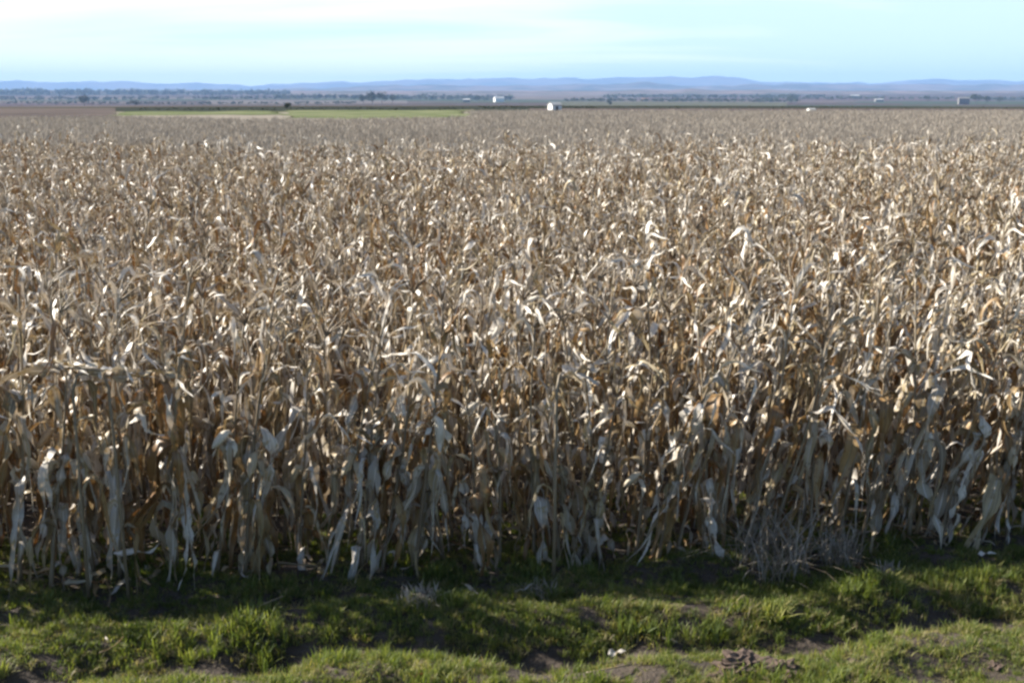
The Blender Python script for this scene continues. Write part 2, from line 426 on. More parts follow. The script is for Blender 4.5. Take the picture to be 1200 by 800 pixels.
def joined_plant():
    si, L, ear, tas = plan_plant(); mb = MB()
    mb.merge(STALKS[si][0]); mb.m = [1] * len(mb.m)
    for kind, i, z, a, t, sc in L:
        mb.merge(LEAFPOOL[kind][i], Matrix.Translation((stalk_x(si, z), 0, z)) @ Matrix.Rotation(a, 4, 'Z') @ Matrix.Rotation(t, 4, 'Y') @ Matrix.Scale(sc, 4), random.uniform(-0.1, 0.1))
    if ear:
        Mx = Matrix.Translation((stalk_x(si, ear[1]), 0, ear[1])) @ Matrix.Rotation(ear[2], 4, 'Z')
        for q in EARS[ear[0]]:
            k = len(mb.m); mb.merge(q, Mx); mb.m[k:] = [2] * (len(mb.m) - k)
    if tas is not None:
        k = len(mb.m); h = STALKS[si][1]; mb.merge(TASSELS[tas], Matrix.Translation((stalk_x(si, h), 0, h))); mb.m[k:] = [1] * (len(mb.m) - k)
    return mb

# ------------------------------------------------------------------ a scatter: own variants + own points, instanced by one geometry-nodes modifier
def scatter(name, variants, pts, rot, scl, idx, mats, **props):
    mb = MB(); var = []
    for k, v in enumerate(variants):
        mb.merge(v); var += [k + 1] * v.n
    nface = mb.n
    P = np.asarray(pts, float)
    me = bpy.data.meshes.new(name)
    V = np.concatenate(mb.v + [P])
    me.from_pydata(V.tolist(), [], mb.f)
    for q in mats: me.materials.append(q)
    me.polygons.foreach_set('material_index', np.array(mb.m, dtype=np.int32))
    me.polygons.foreach_set('use_smooth', [True] * len(me.polygons))
    z = np.zeros(len(P))
    def fl(nm, a, ty='FLOAT'):
        at = me.attributes.new(nm, ty, 'POINT')
        if ty == 'FLOAT_VECTOR': at.data.foreach_set('vector', np.asarray(a, dtype=np.float32).ravel())
        else: at.data.foreach_set('value', np.asarray(a, dtype=np.int32 if ty == 'INT' else np.float32))
    fl('tint', np.concatenate(mb.t + [z])); fl('across', np.concatenate(mb.u + [z])); fl('along', np.concatenate(mb.a + [z]))
    fl('variant', np.concatenate([var, z]), 'INT'); fl('pick', np.concatenate([np.zeros(nface), idx]), 'INT')
    fl('grow', np.concatenate([np.ones(nface), scl])); fl('turn', np.concatenate([np.zeros((nface, 3)), rot]), 'FLOAT_VECTOR')
    me.update()
    o = obj(name, me, **props)
    ng = bpy.data.node_groups.new(name + '_nodes', 'GeometryNodeTree')
    ng.interface.new_socket('Geometry', in_out='INPUT', socket_type='NodeSocketGeometry')
    ng.interface.new_socket('Geometry', in_out='OUTPUT', socket_type='NodeSocketGeometry')
    gi = ng.nodes.new('NodeGroupInput'); go = ng.nodes.new('NodeGroupOutput')
    na = ng.nodes.new('GeometryNodeInputNamedAttribute'); na.data_type = 'INT'; na.inputs['Name'].default_value = 'variant'
    join = ng.nodes.new('GeometryNodeJoinGeometry')
    def sepk(k):
        c = ng.nodes.new('FunctionNodeCompare'); c.data_type = 'INT'; c.operation = 'EQUAL'
        ai = [i for i in c.inputs if i.type == 'INT']
        ng.links.new(na.outputs['Attribute'], ai[0]); ai[1].default_value = k
        s = ng.nodes.new('GeometryNodeSeparateGeometry'); s.domain = 'POINT'
        ng.links.new(gi.outputs[0], s.inputs['Geometry']); ng.links.new(c.outputs[0], s.inputs['Selection'])
        return s.outputs['Selection']
    for k in range(len(variants)):
        g2 = ng.nodes.new('GeometryNodeGeometryToInstance'); ng.links.new(sepk(k + 1), g2.inputs[0]); ng.links.new(g2.outputs[0], join.inputs[0])
    ip = ng.nodes.new('GeometryNodeInstanceOnPoints')
    m2p = ng.nodes.new('GeometryNodeMeshToPoints'); ng.links.new(sepk(0), m2p.inputs['Mesh'])
    ng.links.new(m2p.outputs[0], ip.inputs['Points']); ng.links.new(join.outputs[0], ip.inputs['Instance'])
    ip.inputs['Pick Instance'].default_value = True
    for nm, ty, sk in (('pick', 'INT', 'Instance Index'), ('turn', 'FLOAT_VECTOR', 'Rotation'), ('grow', 'FLOAT', 'Scale')):
        a = ng.nodes.new('GeometryNodeInputNamedAttribute'); a.data_type = ty; a.inputs['Name'].default_value = nm
        ng.links.new(a.outputs['Attribute'], ip.inputs[sk])
    ng.links.new(ip.outputs[0], go.inputs[0])
    md = o.modifiers.new('scatter', 'NODES'); md.node_group = ng
    return o

# ------------------------------------------------------------------ the lie of the land
ROW_SLOPE = 0.115; EDGE = 8.33          # the field's edge: Y = EDGE + ROW_SLOPE * X
def sstep(a, b, x):
    t = np.clip((x - a) / (b - a), 0, 1); return t * t * (3 - 2 * t)
def land(x, y):
    """broad terrain height"""
    d = np.hypot(x, y)
    z = -16.0 * sstep(270, 1500, d) + 36 * sstep(2800, 9000, d)
    z = z + 1.6 * np.sin(x * 0.004 + 1.1) * np.sin(y * 0.003 + 0.4) * sstep(500, 1500, d)
    return z
def near_noise(x, y):
    return mnoise.fractal(Vector((x * 1.1, y * 1.3, 3.3)), 1.0, 2.1, 4)
def verge(x, y):
    """grass verge with its wheel rut: height near the camera"""
    t = y - EDGE - ROW_SLOPE * x + 0.12 * math.sin(x * 1.3) + 0.07 * math.sin(x * 3.1 + 1)
    rut = lambda c, wd, dp: -dp * math.exp(-((t - c) / wd) ** 2)
    z = rut(-1.47, 0.16, 0.12) + rut(-3.2, 0.2, 0.14) + 0.07 * math.exp(-((t + 1.02) / 0.2) ** 2) + 0.06 * math.exp(-((t + 1.95) / 0.22) ** 2)
    z += rut(-0.55, 0.25, 0.05)
    k = 1.0 if t < 0 else max(0.25, 1 - t * 0.6)
    z += 0.06 * k * near_noise(x * 1.5, y * 1.5) + 0.035 * k * near_noise(x * 4.3 + 9, y * 4.3)
    return z

# ground sheet: polar grid to the horizon
radii = np.concatenate([[0.0], np.geomspace(15, 150, 14), np.geomspace(175, 1500, 34), np.geomspace(1600, 21000, 40)])
na_ = 240
ang = np.linspace(0, 2 * math.pi, na_, endpoint=False)
RR, AA = np.meshgrid(radii, ang, indexing='ij')
X = RR * np.sin(AA); Y = RR * np.cos(AA); Z = land(X, Y) - 0.35 * (1 - sstep(12, 40, RR)) - 0.02
mb = MB(); mb.add(np.stack([X.ravel(), Y.ravel(), Z.ravel()], 1), grid_faces(len(radii), na_, True))
obj('terrain', mb.mesh('terrain', M_PLAIN), kind='structure')

# near ground, finely shaped: verge, rut, first rows of the field; soil
xs = np.arange(-16, 16.01, 0.10); ys = np.arange(-3, 22.01, 0.10)
vz = []
for yv in ys:
    for xv in xs:
        e = max(0, abs(xv) - 14) / 2 + max(0, -1 - yv) / 2 + max(0, yv - 20) / 2
        vz.append((xv, yv, verge(xv, yv) - 0.02 * min(1, e)))
mb = MB(); mb.add(vz, [tuple(reversed(q)) for q in grid_faces(len(ys), len(xs))])
obj('ground', mb.mesh('ground', M_SOIL), kind='structure')

# field soil beyond, a sheet just above the terrain
fx = np.linspace(-50, 50, 20); fy = np.linspace(21.5, 45, 6)
XX, YY = np.meshgrid(fx, fy)
mb = MB(); mb.add(np.stack([XX.ravel(), YY.ravel(), land(XX, YY).ravel() - 0.004], 1), [q for q in grid_faces(len(fy), len(fx))])
obj('field_soil', mb.mesh('field_soil', M_SOIL), kind='structure')

# ------------------------------------------------------------------ pixel -> place (photo pixels, 1200x800)
def ray(u, v):
    d = Vector(((u - 600) / FPX, 1.0, -(v - 400) / FPX))
    c, s = math.cos(PITCH), math.sin(PITCH)
    return Vector((d.x, d.y * c + d.z * s, -d.y * s + d.z * c))
def ground_at(u, v, z=0.0):
    d = ray(u, v); k = (z - CAM_H) / d.z; return Vector((d.x * k, d.y * k, z))
def land_at(u, v):
    d = ray(u, v); k = 50.0
    while k < 20000:
        if CAM_H + d.z * k < float(land(d.x * k, d.y * k)): break
        k *= 1.01
    return Vector((d.x * k, d.y * k, float(land(d.x * k, d.y * k))))
def at_dist(u, D):
    x = (u - 600) / FPX * D; return Vector((x, D, float(land(x, D))))

# ------------------------------------------------------------------ maize: first rows as single plants
POOLMESH = {k: [b.mesh('leaf', M_LEAF) for b in v] for k, v in LEAFPOOL.items()}
STALKMESH = [s[0].mesh('stalk', M_STALK) for s in STALKS]
TASMESH = [t.mesh('tassel', M_STALK) for t in TASSELS]
EARMESH = [(e.mesh('ear', M_HUSK), h.mesh('husk', M_HUSK)) for e, h in EARS]
ORD = ['', 'first', 'second', 'third', 'fourth', 'fifth', 'sixth', 'seventh', 'eighth', 'ninth', 'tenth', 'eleventh', 'twelfth', 'thirteenth',
       'fourteenth', 'fifteenth', 'sixteenth', 'seventeenth', 'eighteenth', 'nineteenth', 'twentieth', 'twenty-first', 'twenty-second', 'twenty-third',
       'twenty-fourth', 'twenty-fifth', 'twenty-sixth', 'twenty-seventh', 'twenty-eighth', 'twenty-ninth', 'thirtieth']
def ordinal(k):
    if k <= 30: return ORD[k]
    tens = {3: 'thirt', 4: 'fort', 5: 'fift', 6: 'sixt', 7: 'sevent'}[k // 10]
    return tens + 'ieth' if k % 10 == 0 else tens + 'y-' + ORD[k % 10]

def build_plant(x, y, lean_x, lean_y, sc, yaw, shaggy=False):
    si, L, ear, tas = plan_plant()
    root = bpy.data.objects.new('maize_plant', None); root.empty_display_size = 0.1; col.objects.link(root)
    root.location = (x, y, verge(x, y) - 0.01); root.rotation_euler = Euler((lean_y, lean_x, 0)); root.scale = (sc,) * 3
    obj('stalk', STALKMESH[si], root, rot=(0, 0, yaw))
    q = Matrix.Rotation(yaw, 3, 'Z')
    if shaggy:      # long sheath leaves trailing to the ground, as along the field's open edge
        for _ in range(random.randint(3, 5)):
            L.append(('drape', random.randrange(26), random.uniform(0.35, 1.25), random.uniform(0, 6.28), random.uniform(-0.28, 0.2), random.uniform(0.8, 1.15)))
    up = []
    for kind, i, z, a, t, s in L:
        p = q @ Vector((stalk_x(si, z), 0, z))
        o = obj('leaf', POOLMESH[kind][i], root, loc=p, rot=Euler((0, t, a + yaw)), scale=s)
        up.append(float(np.mean(LEAFPOOL[kind][i].t[0])))
    if ear:
        p = q @ Vector((stalk_x(si, ear[1]), 0, ear[1]))
        e = obj('ear', EARMESH[ear[0]][0], root, loc=p, rot=(0, 0, ear[2] + yaw)); obj('husk', EARMESH[ear[0]][1], e)
    h = STALKS[si][1]
    if tas is not None:
        obj('tassel', TASMESH[tas], root, loc=q @ Vector((stalk_x(si, h), 0, h)))
    m = sum(up) / len(up)
    return root, dict(tone='rusty brown' if m < 0.42 else ('pale bleached' if m > 0.56 else 'tan'), tall=h * sc, ear=bool(ear), tas=tas is not None, lean=lean_x)

def describe(d):
    size = 'short' if d['tall'] < 1.92 else ('tall' if d['tall'] > 2.14 else 'middling')
    ln = 'right-leaning' if d['lean'] > 0.085 else ('left-leaning' if d['lean'] < -0.06 else 'upright')
    ex = 'ear and tassel' if d['ear'] and d['tas'] else ('hanging ear' if d['ear'] else ('tassel on top' if d['tas'] else 'bare top'))
    return f"{size} {d['tone']} {ln} maize", ex

taken = []
singles = 0
ROWS = [(0.0, 0.225, 'front row'), (0.5, 0.205, 'second row'), (1.15, 0.2, 'third row'), (1.85, 0.2, 'fourth row'), (2.55, 0.205, 'fifth row'), (3.25, 0.205, 'sixth row')]
for ri, (off, gap, rname) in enumerate(ROWS):
    half = 0.47 * (EDGE + off) + 0.25
    x = -half + random.uniform(0, gap); k = 0
    while x < half and singles < 292:
        y = EDGE + ROW_SLOPE * x + off + random.gauss(0, 0.05)
        bias = 0.03 + 0.12 * max(0, x / 4)
        o, d = build_plant(x, y, random.gauss(bias, 0.095), random.gauss(0, 0.07), random.uniform(1.04, 1.26), random.uniform(0, 6.28), ri == 0)
        k += 1; singles += 1
        a, b = describe(d)
        if ri < 2:
            o['label'] = f"{a} with {b}, {ordinal(k)} from left in {rname}"
        else:
            o['label'] = f"{a} with {b}, {ordinal(k)} from left in {rname}"
        o['category'] = 'maize plant'; o['group'] = 'dry maize plants near the field edge' if ri > 1 else f'dry maize plants of the {rname}'
        x += gap * random.uniform(0.6, 1.4)
NEAR_BACK = 2.1

# ------------------------------------------------------------------ the rest of the field, one mass
variants = [joined_plant() for _ in range(30)]
P = []; ROT = []; SC = []
row = 3.95
while row < 40:
    gap = 0.2
    half = 0.50 * (EDGE + row) + 2.5
    n = int(2 * half / gap)
    xx = np.linspace(-half, half, n) + rng.normal(0, gap * 0.55, n)
    yy = EDGE + ROW_SLOPE * xx + row + rng.normal(0, 0.09, n)
    keep = yy < 35 + 1.5 * np.sin(xx * 0.3) + rng.normal(0, 0.5, n)
    keep &= rng.random(n) > 0.07
    xx = xx[keep]; yy = yy[keep]
    for a, b in zip(xx, yy):
        patch = mnoise.noise(Vector((a * 0.10, b * 0.07, 0)))
        P.append((a, b, float(land(a, b)))); SC.append(min(1.6, max(0.8, (rng.normal(0.97, 0.085) + 0.12 * patch) * 1.13) * (1.12 if rng.random() < 0.015 else 1)))
        ROT.append((rng.normal(0.0, 0.11), rng.normal(-0.07 + 0.07 * patch + 0.002 * a, 0.12), rng.uniform(0, 6.28)))
    row += 0.7 if row < 14 else 0.62
# outermost ends of the first rows, outside the frame
for off, gap, _ in ROWS:
    half = 0.47 * (EDGE + off) + 0.3
    for s in (-1, 1):
        x = half
        while x < half + 6:
            P.append((s * x, EDGE + ROW_SLOPE * s * x + off + rng.normal(0, 0.05), 0.0)); SC.append(rng.uniform(0.92, 1.08)); ROT.append((rng.normal(0, 0.06), rng.normal(0.05, 0.08), rng.uniform(0, 6.28))); x += gap
print('maize instances', len(P), 'singles', singles)
scatter('maize_field', variants, P, ROT, SC, rng.integers(0, 30, len(P)), [M_LEAF, M_STALK, M_HUSK], kind='stuff',
        label='dense mass of dry maize stretching from the first rows to the far plain')

# ------------------------------------------------------------------ grass, weeds, litter
def tuft(nb, hmin, hmax, spread, tintf, wid=0.006, lean=0.7):
    mb = MB()
    for _ in range(nb):
        L = random.uniform(hmin, hmax); a = random.uniform(0, 6.28); r0 = spread * math.sqrt(random.random()); b = random.uniform(0, 6.28)
        ln = random.uniform(0.05, lean); s = np.array([0, 0.4, 0.75, 1.0])
        cx = r0 * math.cos(b) + L * ln * s ** 1.7 * math.cos(a); cy = r0 * math.sin(b) + L * ln * s ** 1.7 * math.sin(a); cz = L * (s - 0.35 * ln * s ** 2)
        ww = wid * random.uniform(0.6, 1.2) * np.array([0.8, 1, 0.7, 0.1]); pa = a + math.pi / 2 + random.uniform(-0.6, 0.6)
        v = []
        for i in range(4):
            for sg in (-1, 1): v.append((cx[i] + sg * ww[i] * math.cos(pa), cy[i] + sg * ww[i] * math.sin(pa), cz[i]))
        mb.add(v, grid_faces(4, 2), tintf(), [-1, 1] * 4, np.repeat(s, 2))
    return mb
green = lambda: random.uniform(0.05, 0.55)
mixed = lambda: random.choice([random.uniform(0.1, 0.6)] * 3 + [random.uniform(0.65, 1.0)] * 2)
brown = lambda: random.uniform(0.72, 1.0)
gv = [tuft(34, 0.03, 0.075, 0.055, green, 0.0032, 1.1) for _ in range(5)] + [tuft(30, 0.03, 0.10, 0.055, mixed, 0.003, 1.2) for _ in range(4)] + \
     [tuft(24, 0.03, 0.09, 0.07, brown, 0.0028, 1.6) for _ in range(3)] + [tuft(26, 0.06, 0.17, 0.05, green, 0.0042, 0.9) for _ in range(3)]
P = []; ROT = []; SC = []; IX = []
for _ in range(105000):
    x = rng.uniform(-10, 10); t = rng.uniform(-5.0, 1.4)
    y = EDGE + ROW_SLOPE * x + t
    wv = t + 0.12 * math.sin(x * 1.3) + 0.07 * math.sin(x * 3.1 + 1)
    n1 = mnoise.noise(Vector((x * 0.9, y * 1.6, 7))); n2 = mnoise.noise(Vector((x * 2.7, y * 3.5, 1)))
    d = 0.90 + 0.8 * n1 + 0.75 * n2
    d -= 0.95 * math.exp(-((wv + 1.47) / 0.15) ** 2) + 0.8 * math.exp(-((wv + 3.2) / 0.2) ** 2)
    if t > 0: d -= t * 0.75
    if wv > -0.75 and wv < -0.35: d -= 0.15
    if rng.random() > d: continue
    P.append((x, y, verge(x, y) - 0.008)); ROT.append((rng.normal(0, 0.12), rng.normal(0, 0.12), rng.uniform(0, 6.28)))
    hs = 0.95 + 0.55 * n2 + (0.25 if -1.5 < wv < -0.9 else 0)
    SC.append(rng.uniform(0.42, 0.8) * hs)
    n3 = mnoise.noise(Vector((x * 1.3, y * 2.0, 17)))
    q = rng.random() + n3 * 2.1 + 0.36
    IX.append(rng.integers(0, 5) if q < 0.45 else (rng.integers(5, 9) if q < 0.92 else rng.integers(9, 12)))
    if t > -0.45 and rng.random() < 0.35: IX[-1] = rng.integers(12, 15)
scatter('grass', gv, P, ROT, SC, IX, [M_GRASS], kind='stuff', label='short uneven green grass of the verge before the maize')

# dead leaves and stalk bits on the ground
lv = []
for _ in range(10):
    b = blade(random.uniform(0.12, 0.45), random.uniform(0.02, 0.05), R(88), R(92), 0.5, 0.2, low_tint(), seg=8, ac=4, curl=random.uniform(1, 3.5), twist=random.uniform(-0.6, 0.6), wob=0.09)
    lv.append(b)
for _ in range(3):
    mbk = MB(); L = random.uniform(0.15, 0.5); s = np.linspace(0, 1, 5)
    tube(mbk, np.stack([s * L, 0.03 * np.sin(s * 3), 0.01 + 0.01 * s], 1), [0.006] * 5, 5, 0.3); lv.append(mbk)
P = []; ROT = []; SC = []; IX = []
for _ in range(3000):
    x = rng.uniform(-10, 10); t = abs(rng.normal(0.9, 2.4)) - 0.12 if rng.random() < 0.96 else rng.uniform(-4, 0)
    y = EDGE + ROW_SLOPE * x + t
    P.append((x, y, verge(x, y) + rng.uniform(0.005, 0.05))); ROT.append((rng.uniform(-0.5, 0.5), rng.normal(0, 0.16), rng.uniform(0, 6.28)))
    SC.append(rng.uniform(0.6, 1.1)); IX.append(rng.integers(0, 13))
scatter('leaf_litter', lv, P, ROT, SC, IX, [M_LEAF], kind='stuff', label='fallen dry leaves and stalk bits on the soil')

# ------------------------------------------------------------------ single things along the edge
def thing(name, label, cat, loc, rotz=0.0, group=None):
    o = bpy.data.objects.new(name, None); o.empty_display_size = 0.1; col.objects.link(o)
    o.location = loc; o.rotation_euler = (0, 0, rotz); o['label'] = label; o['category'] = cat
    if group: o['group'] = group
    return o
def tag(o, label, cat, group=None):
    o['label'] = label; o['category'] = cat
    if group: o['group'] = group
    return o
def on_verge(u, v):
    g = ground_at(u, v); g.z = verge(g.x, g.y); return g

dry = lambda: random.uniform(0.1, 0.9)
def tuft_thing(u, v, label, nb, h0, h1, spread, tf, m, wid, lean, name='grass_tuft', cat='grass tuft'):
    g = on_verge(u, v)
    o = obj(name, tuft(nb, h0, h1, spread, tf, wid, lean).mesh(name, m), loc=(g.x, g.y, g.z - 0.01)); tag(o, label, cat); return o
tuft_thing(905, 662, 'tall pale clump of dead grass in front of the maize, wide fan of thin blades', 210, 0.2, 0.75, 0.3, dry, M_DRYGRASS, 0.0045, 1.5, 'dry_grass_clump', 'dead grass')
tuft_thing(985, 655, 'smaller sparse dead grass clump beside the tall pale one', 130, 0.2, 0.42, 0.16, dry, M_DRYGRASS, 0.0035, 1.0, 'dry_grass_clump', 'dead grass')
tuft_thing(492, 716, 'low straw coloured grass tuft on the crest of the verge', 260, 0.05, 0.16, 0.15, dry, M_DRYGRASS, 0.005, 1.3, 'straw_tuft', 'grass tuft')
tuft_thing(632, 690, 'flattened bleached wisp of grass at the foot of the maize', 90, 0.05, 0.15, 0.14, lambda: random.uniform(0.5, 0.9), M_DRYGRASS, 0.004, 1.3, 'straw_tuft', 'grass tuft')
tuft_thing(165, 672, 'bright green grass tuft between the stalks below a white leaf', 110, 0.1, 0.28, 0.09, lambda: random.uniform(0.35, 0.62), M_GRASS, 0.006, 0.8)
tuft_thing(212, 676, 'dark green grass tuft at the foot of the maize beside a brighter tuft', 110, 0.1, 0.25, 0.1, lambda: random.uniform(0.2, 0.5), M_GRASS, 0.006, 0.8)
tuft_thing(1040, 668, 'pale yellow grass wisp in the shade near the dead grass clumps', 90, 0.06, 0.15, 0.1, lambda: random.uniform(0.6, 0.9), M_DRYGRASS, 0.005, 1.2, 'straw_tuft', 'grass tuft')
tuft_thing(908, 728, 'yellowing grass tuft with a brown heart beside the rut', 170, 0.05, 0.14, 0.1, lambda: random.uniform(0.55, 0.9), M_GRASS, 0.006, 1.1)
tuft_thing(830, 740, 'upright green grass tuft on the verge short of the rut', 140, 0.08, 0.17, 0.11, lambda: random.uniform(0.2, 0.6), M_GRASS, 0.005, 0.9)
tuft_thing(300, 738, 'thick light green grass hummock crowning the verge', 260, 0.06, 0.16, 0.16, lambda: random.uniform(0.3, 0.65), M_GRASS, 0.005, 1.0)

M_CLOD = simple('dry_earth', (0.085, 0.058, 0.045), 0.95, 30, 0.4)
def clod(u, v, s, label):
    g = on_verge(u, v); import bmesh
    bm = bmesh.new(); bmesh.ops.create_icosphere(bm, subdivisions=4, radius=1.0)
    sd = random.uniform(0, 50)
    for vt in bm.verts:
        c = vt.co.copy(); k = 1 + 0.55 * mnoise.fractal(c * 1.9 + Vector((sd, 0, 0)), 0.6, 2, 6) + 0.12 * mnoise.noise(c * 8) + 0.06 * mnoise.noise(c * 20)
        vt.co = Vector((c.x * k * s[0], c.y * k * s[1], c.z * k * s[2]))
    me = bpy.data.meshes.new('earth_clod'); bm.to_mesh(me); bm.free(); me.materials.append(M_CLOD)
    tag(obj('earth_clod', me, loc=(g.x, g.y, g.z + s[2] * 0.1)), label, 'clod', 'clods of earth on the verge')
clod(872, 790, (0.17, 0.12, 0.085), 'large crumbling brown clod of earth in the grass by the rut')
clod(918, 796, (0.12, 0.09, 0.06), 'lower brown earth clod touching the large clod')
clod(840, 797, (0.06, 0.05, 0.04), 'small round earth clod beside the large clod')
clod(1165, 785, (0.05, 0.05, 0.025), 'small flat lone earth clod in thin grass')

def leaf_thing(u, v, L, wd, rz, label, z=0.03, t=0.95, th0=86, th1=94, tilt=0.0, curl=2.0, name='fallen_leaf'):
    g = on_verge(u, v)
    o = obj(name, blade(L, wd, R(th0), R(th1), 0.6, 0.05, t, seg=12, ac=5, curl=curl, twist=0.2, wob=0.03, kinky=0.0).mesh(name, M_LEAF),
            loc=(g.x, g.y, g.z + z), rot=(0, tilt, rz))
    tag(o, label, 'dry leaf', 'fallen maize leaves'); return o
leaf_thing(712, 762, 0.14, 0.05, 0.3, 'bleached curled leaf lying flat in the rut grass', 0.07)
leaf_thing(1145, 655, 0.16, 0.04, 0.1, 'pale leaf scrap on shaded grass at the field edge', 0.05)
leaf_thing(60, 690, 0.3, 0.045, 0.2, 'long grey leaf lying at the foot of the end plants', 0.04, 0.75)
leaf_thing(800, 752, 0.4, 0.03, 2.7, 'thin pale stalk leaf fallen across the verge grass', 0.06, 0.8)
leaf_thing(560, 700, 0.22, 0.035, 2.2, 'tan leaf scrap resting on the verge crest', 0.05, 0.5)

# white curled leaf lodged between two front plants, about 0.35 m above the ground
g = on_verge(144, 690)
o = obj('lodged_leaf', blade(0.38, 0.05, R(90), R(38), 0.72, 0.04, 1.0, seg=14, ac=5, curl=2.6, twist=0.1, wob=0.02, kinky=0.0, split=False).mesh('lodged_leaf', M_LEAF),
        loc=(g.x, g.y - 0.12, g.z + 0.36), rot=(0, 0, 0.05))
tag(o, 'white curled leaf lodged crosswise between two front row stalks', 'dry leaf')

# broken maize top bent over horizontally at the left end of the front row
def broken(u, v, h, yaw, tilt, L, label, n=4, tint=0.62):
    g = on_verge(u, v)
    r = thing('broken_maize_plant', label, 'maize plant', (g.x, g.y - 0.14, g.z - 0.01), yaw, 'broken maize plants')
    mbk = MB(); pts = [(0, 0, 0), (0.01, 0, h * 0.5), (0.02, 0, h * 0.93)]
    for k in range(7):
        s = k / 6; pts.append((0.06 + L * s * math.cos(tilt), 0.02 * math.sin(s * 4), h + L * s * math.sin(tilt) - 0.12 * s * s))
    tube(mbk, pts, [0.014, 0.013, 0.012] + [0.011 - 0.0012 * k for k in range(7)], 6, 0.6)
    obj('stalk', mbk.mesh('stalk', M_STALK), r)
    for k in range(n):
        s = 0.1 + 0.75 * k / n
        p = (0.06 + L * s * math.cos(tilt), 0, h + L * s * math.sin(tilt) - 0.12 * s * s)
        obj('leaf', blade(random.uniform(0.35, 0.55), random.uniform(0.09, 0.12), R(random.uniform(75, 95)), R(random.uniform(100, 150)), 0.65, 0.08, tint + random.uniform(-0.12, 0.2),
            curl=random.uniform(1.2, 2.2), twist=random.uniform(-0.3, 0.3), wob=0.03, kinky=0.1).mesh('leaf', M_LEAF), r, loc=p, rot=(0, 0, random.uniform(-0.7, 0.7)))
    for k in range(4):
        z = random.uniform(0.3, h * 0.95)
        obj('leaf', random.choice(POOLMESH['hang']), r, loc=(0.015, 0, z), rot=(0, 0, random.uniform(0, 6.28)))
    return r
broken(158, 690, 1.80, math.pi - 0.25, 0.12, 0.62, 'snapped maize plant whose grey leafy top lies out to the left', 5, 0.7)
broken(112, 688, 1.74, 0.08, 0.10, 0.42, 'snapped maize plant with a straw top stretched to the right', 3, 0.75)
broken(648, 668, 1.66, 1.0, 0.25, 0.25, 'snapped maize plant with a wide grey leaf hanging from its broken top', 3, 0.65)

# ------------------------------------------------------------------ far fields, trees, farm buildings, hills
def sheet(name, u0, u1, d0, d1, m, skew=0.0, lift=0.25, rag=0.0):
    nx, ny = 60, 12; v = []
    for j in range(ny):
        for i in range(nx):
            s = i / (nx - 1); D = d0 + (d1 - d0) * j / (ny - 1) + skew * s
            x = (u0 + (u1 - u0) * s - 600) / FPX * D
            if rag and j in (0, ny - 1): D += rag * mnoise.fractal(Vector((x * 0.06, D * 0.1, 2.0)), 1, 2, 4)
            if rag and i in (0, nx - 1): x += rag * 0.5 * mnoise.noise(Vector((D * 0.11, i * 3.1, 5.0)))
            v.append((x, D, float(land(x, D)) + lift))
    mbk = MB(); mbk.add(v, grid_faces(ny, nx)); return obj(name, mbk.mesh(name, m), kind='structure')
M_STUBBLE = hill_mat('stubble_soil', (0.19, 0.165, 0.14), (0.25, 0.225, 0.19), 0.12)
sheet('stubble_field', -260, 1460, 32, 169.8, M_STUBBLE, lift=0.012)
sheet('stubble_field', 146, 1460, 170, 236, M_STUBBLE, 0, lift=0.012)
sheet('green_field', 343, 548, 176, 256, M_GREENFIELD, lift=0.034, rag=14)
sheet('green_field', 150, 335, 190, 232, M_GREENFIELD, 14, lift=0.038, rag=14)
sheet('olive_field', 655, 915, 1650, 2700, hill_mat('dull_cereal', (0.075, 0.08, 0.05), (0.10, 0.095, 0.065), 0.03), lift=0.08)
sheet('ploughed_field', -90, 145.5, 170, 300, hill_mat('ploughed_soil', (0.085, 0.072, 0.07), (0.12, 0.10, 0.092), 0.05), lift=0.03)
sheet('ploughed_field', 620, 1270, 237, 290, hill_mat('ploughed_clay', (0.085, 0.07, 0.07), (0.11, 0.09, 0.085), 0.05), lift=0.03)
sheet('fallow_field', 250, 480, 2200, 3200, hill_mat('fallow_soil', (0.11, 0.09, 0.085), (0.14, 0.12, 0.105), 0.02))
# low dead stems standing over the stubble field
sv = [tuft(12, 0.2, 0.6, 0.3, lambda: random.uniform(0.2, 0.9), 0.022, 0.6) for _ in range(8)]
P = []; ROT = []; SC = []
for _ in range(46000):
    D = math.sqrt(rng.uniform(34 ** 2, 236 ** 2)) if rng.random() < 0.6 else rng.uniform(34, 120)
    u = rng.uniform(-120, 1320)
    if D > 164 + 9 * math.sin(u * 0.013) + rng.normal(0, 3) and u < 555 + rng.normal(0, 6): continue
    x = (u - 600) / FPX * D
    P.append((x, D, float(land(x, D)))); ROT.append((rng.normal(0, 0.1), rng.normal(0, 0.1), rng.uniform(0, 6.28))); SC.append(rng.uniform(0.7, 1.4))
M_STEM = leafy('dull_dead_stem', [(0.0, (0.20, 0.17, 0.14)), (0.5, (0.285, 0.25, 0.21)), (1.0, (0.37, 0.335, 0.29))], transl=0.2, rough=0.7, spec=0.2, blotch=0.2, streak=0.2)
scatter('stubble', sv, P, ROT, SC, rng.integers(0, 8, len(P)), [M_STEM], kind='stuff', label='dull grey tan stubble between the tall maize and the far plain')

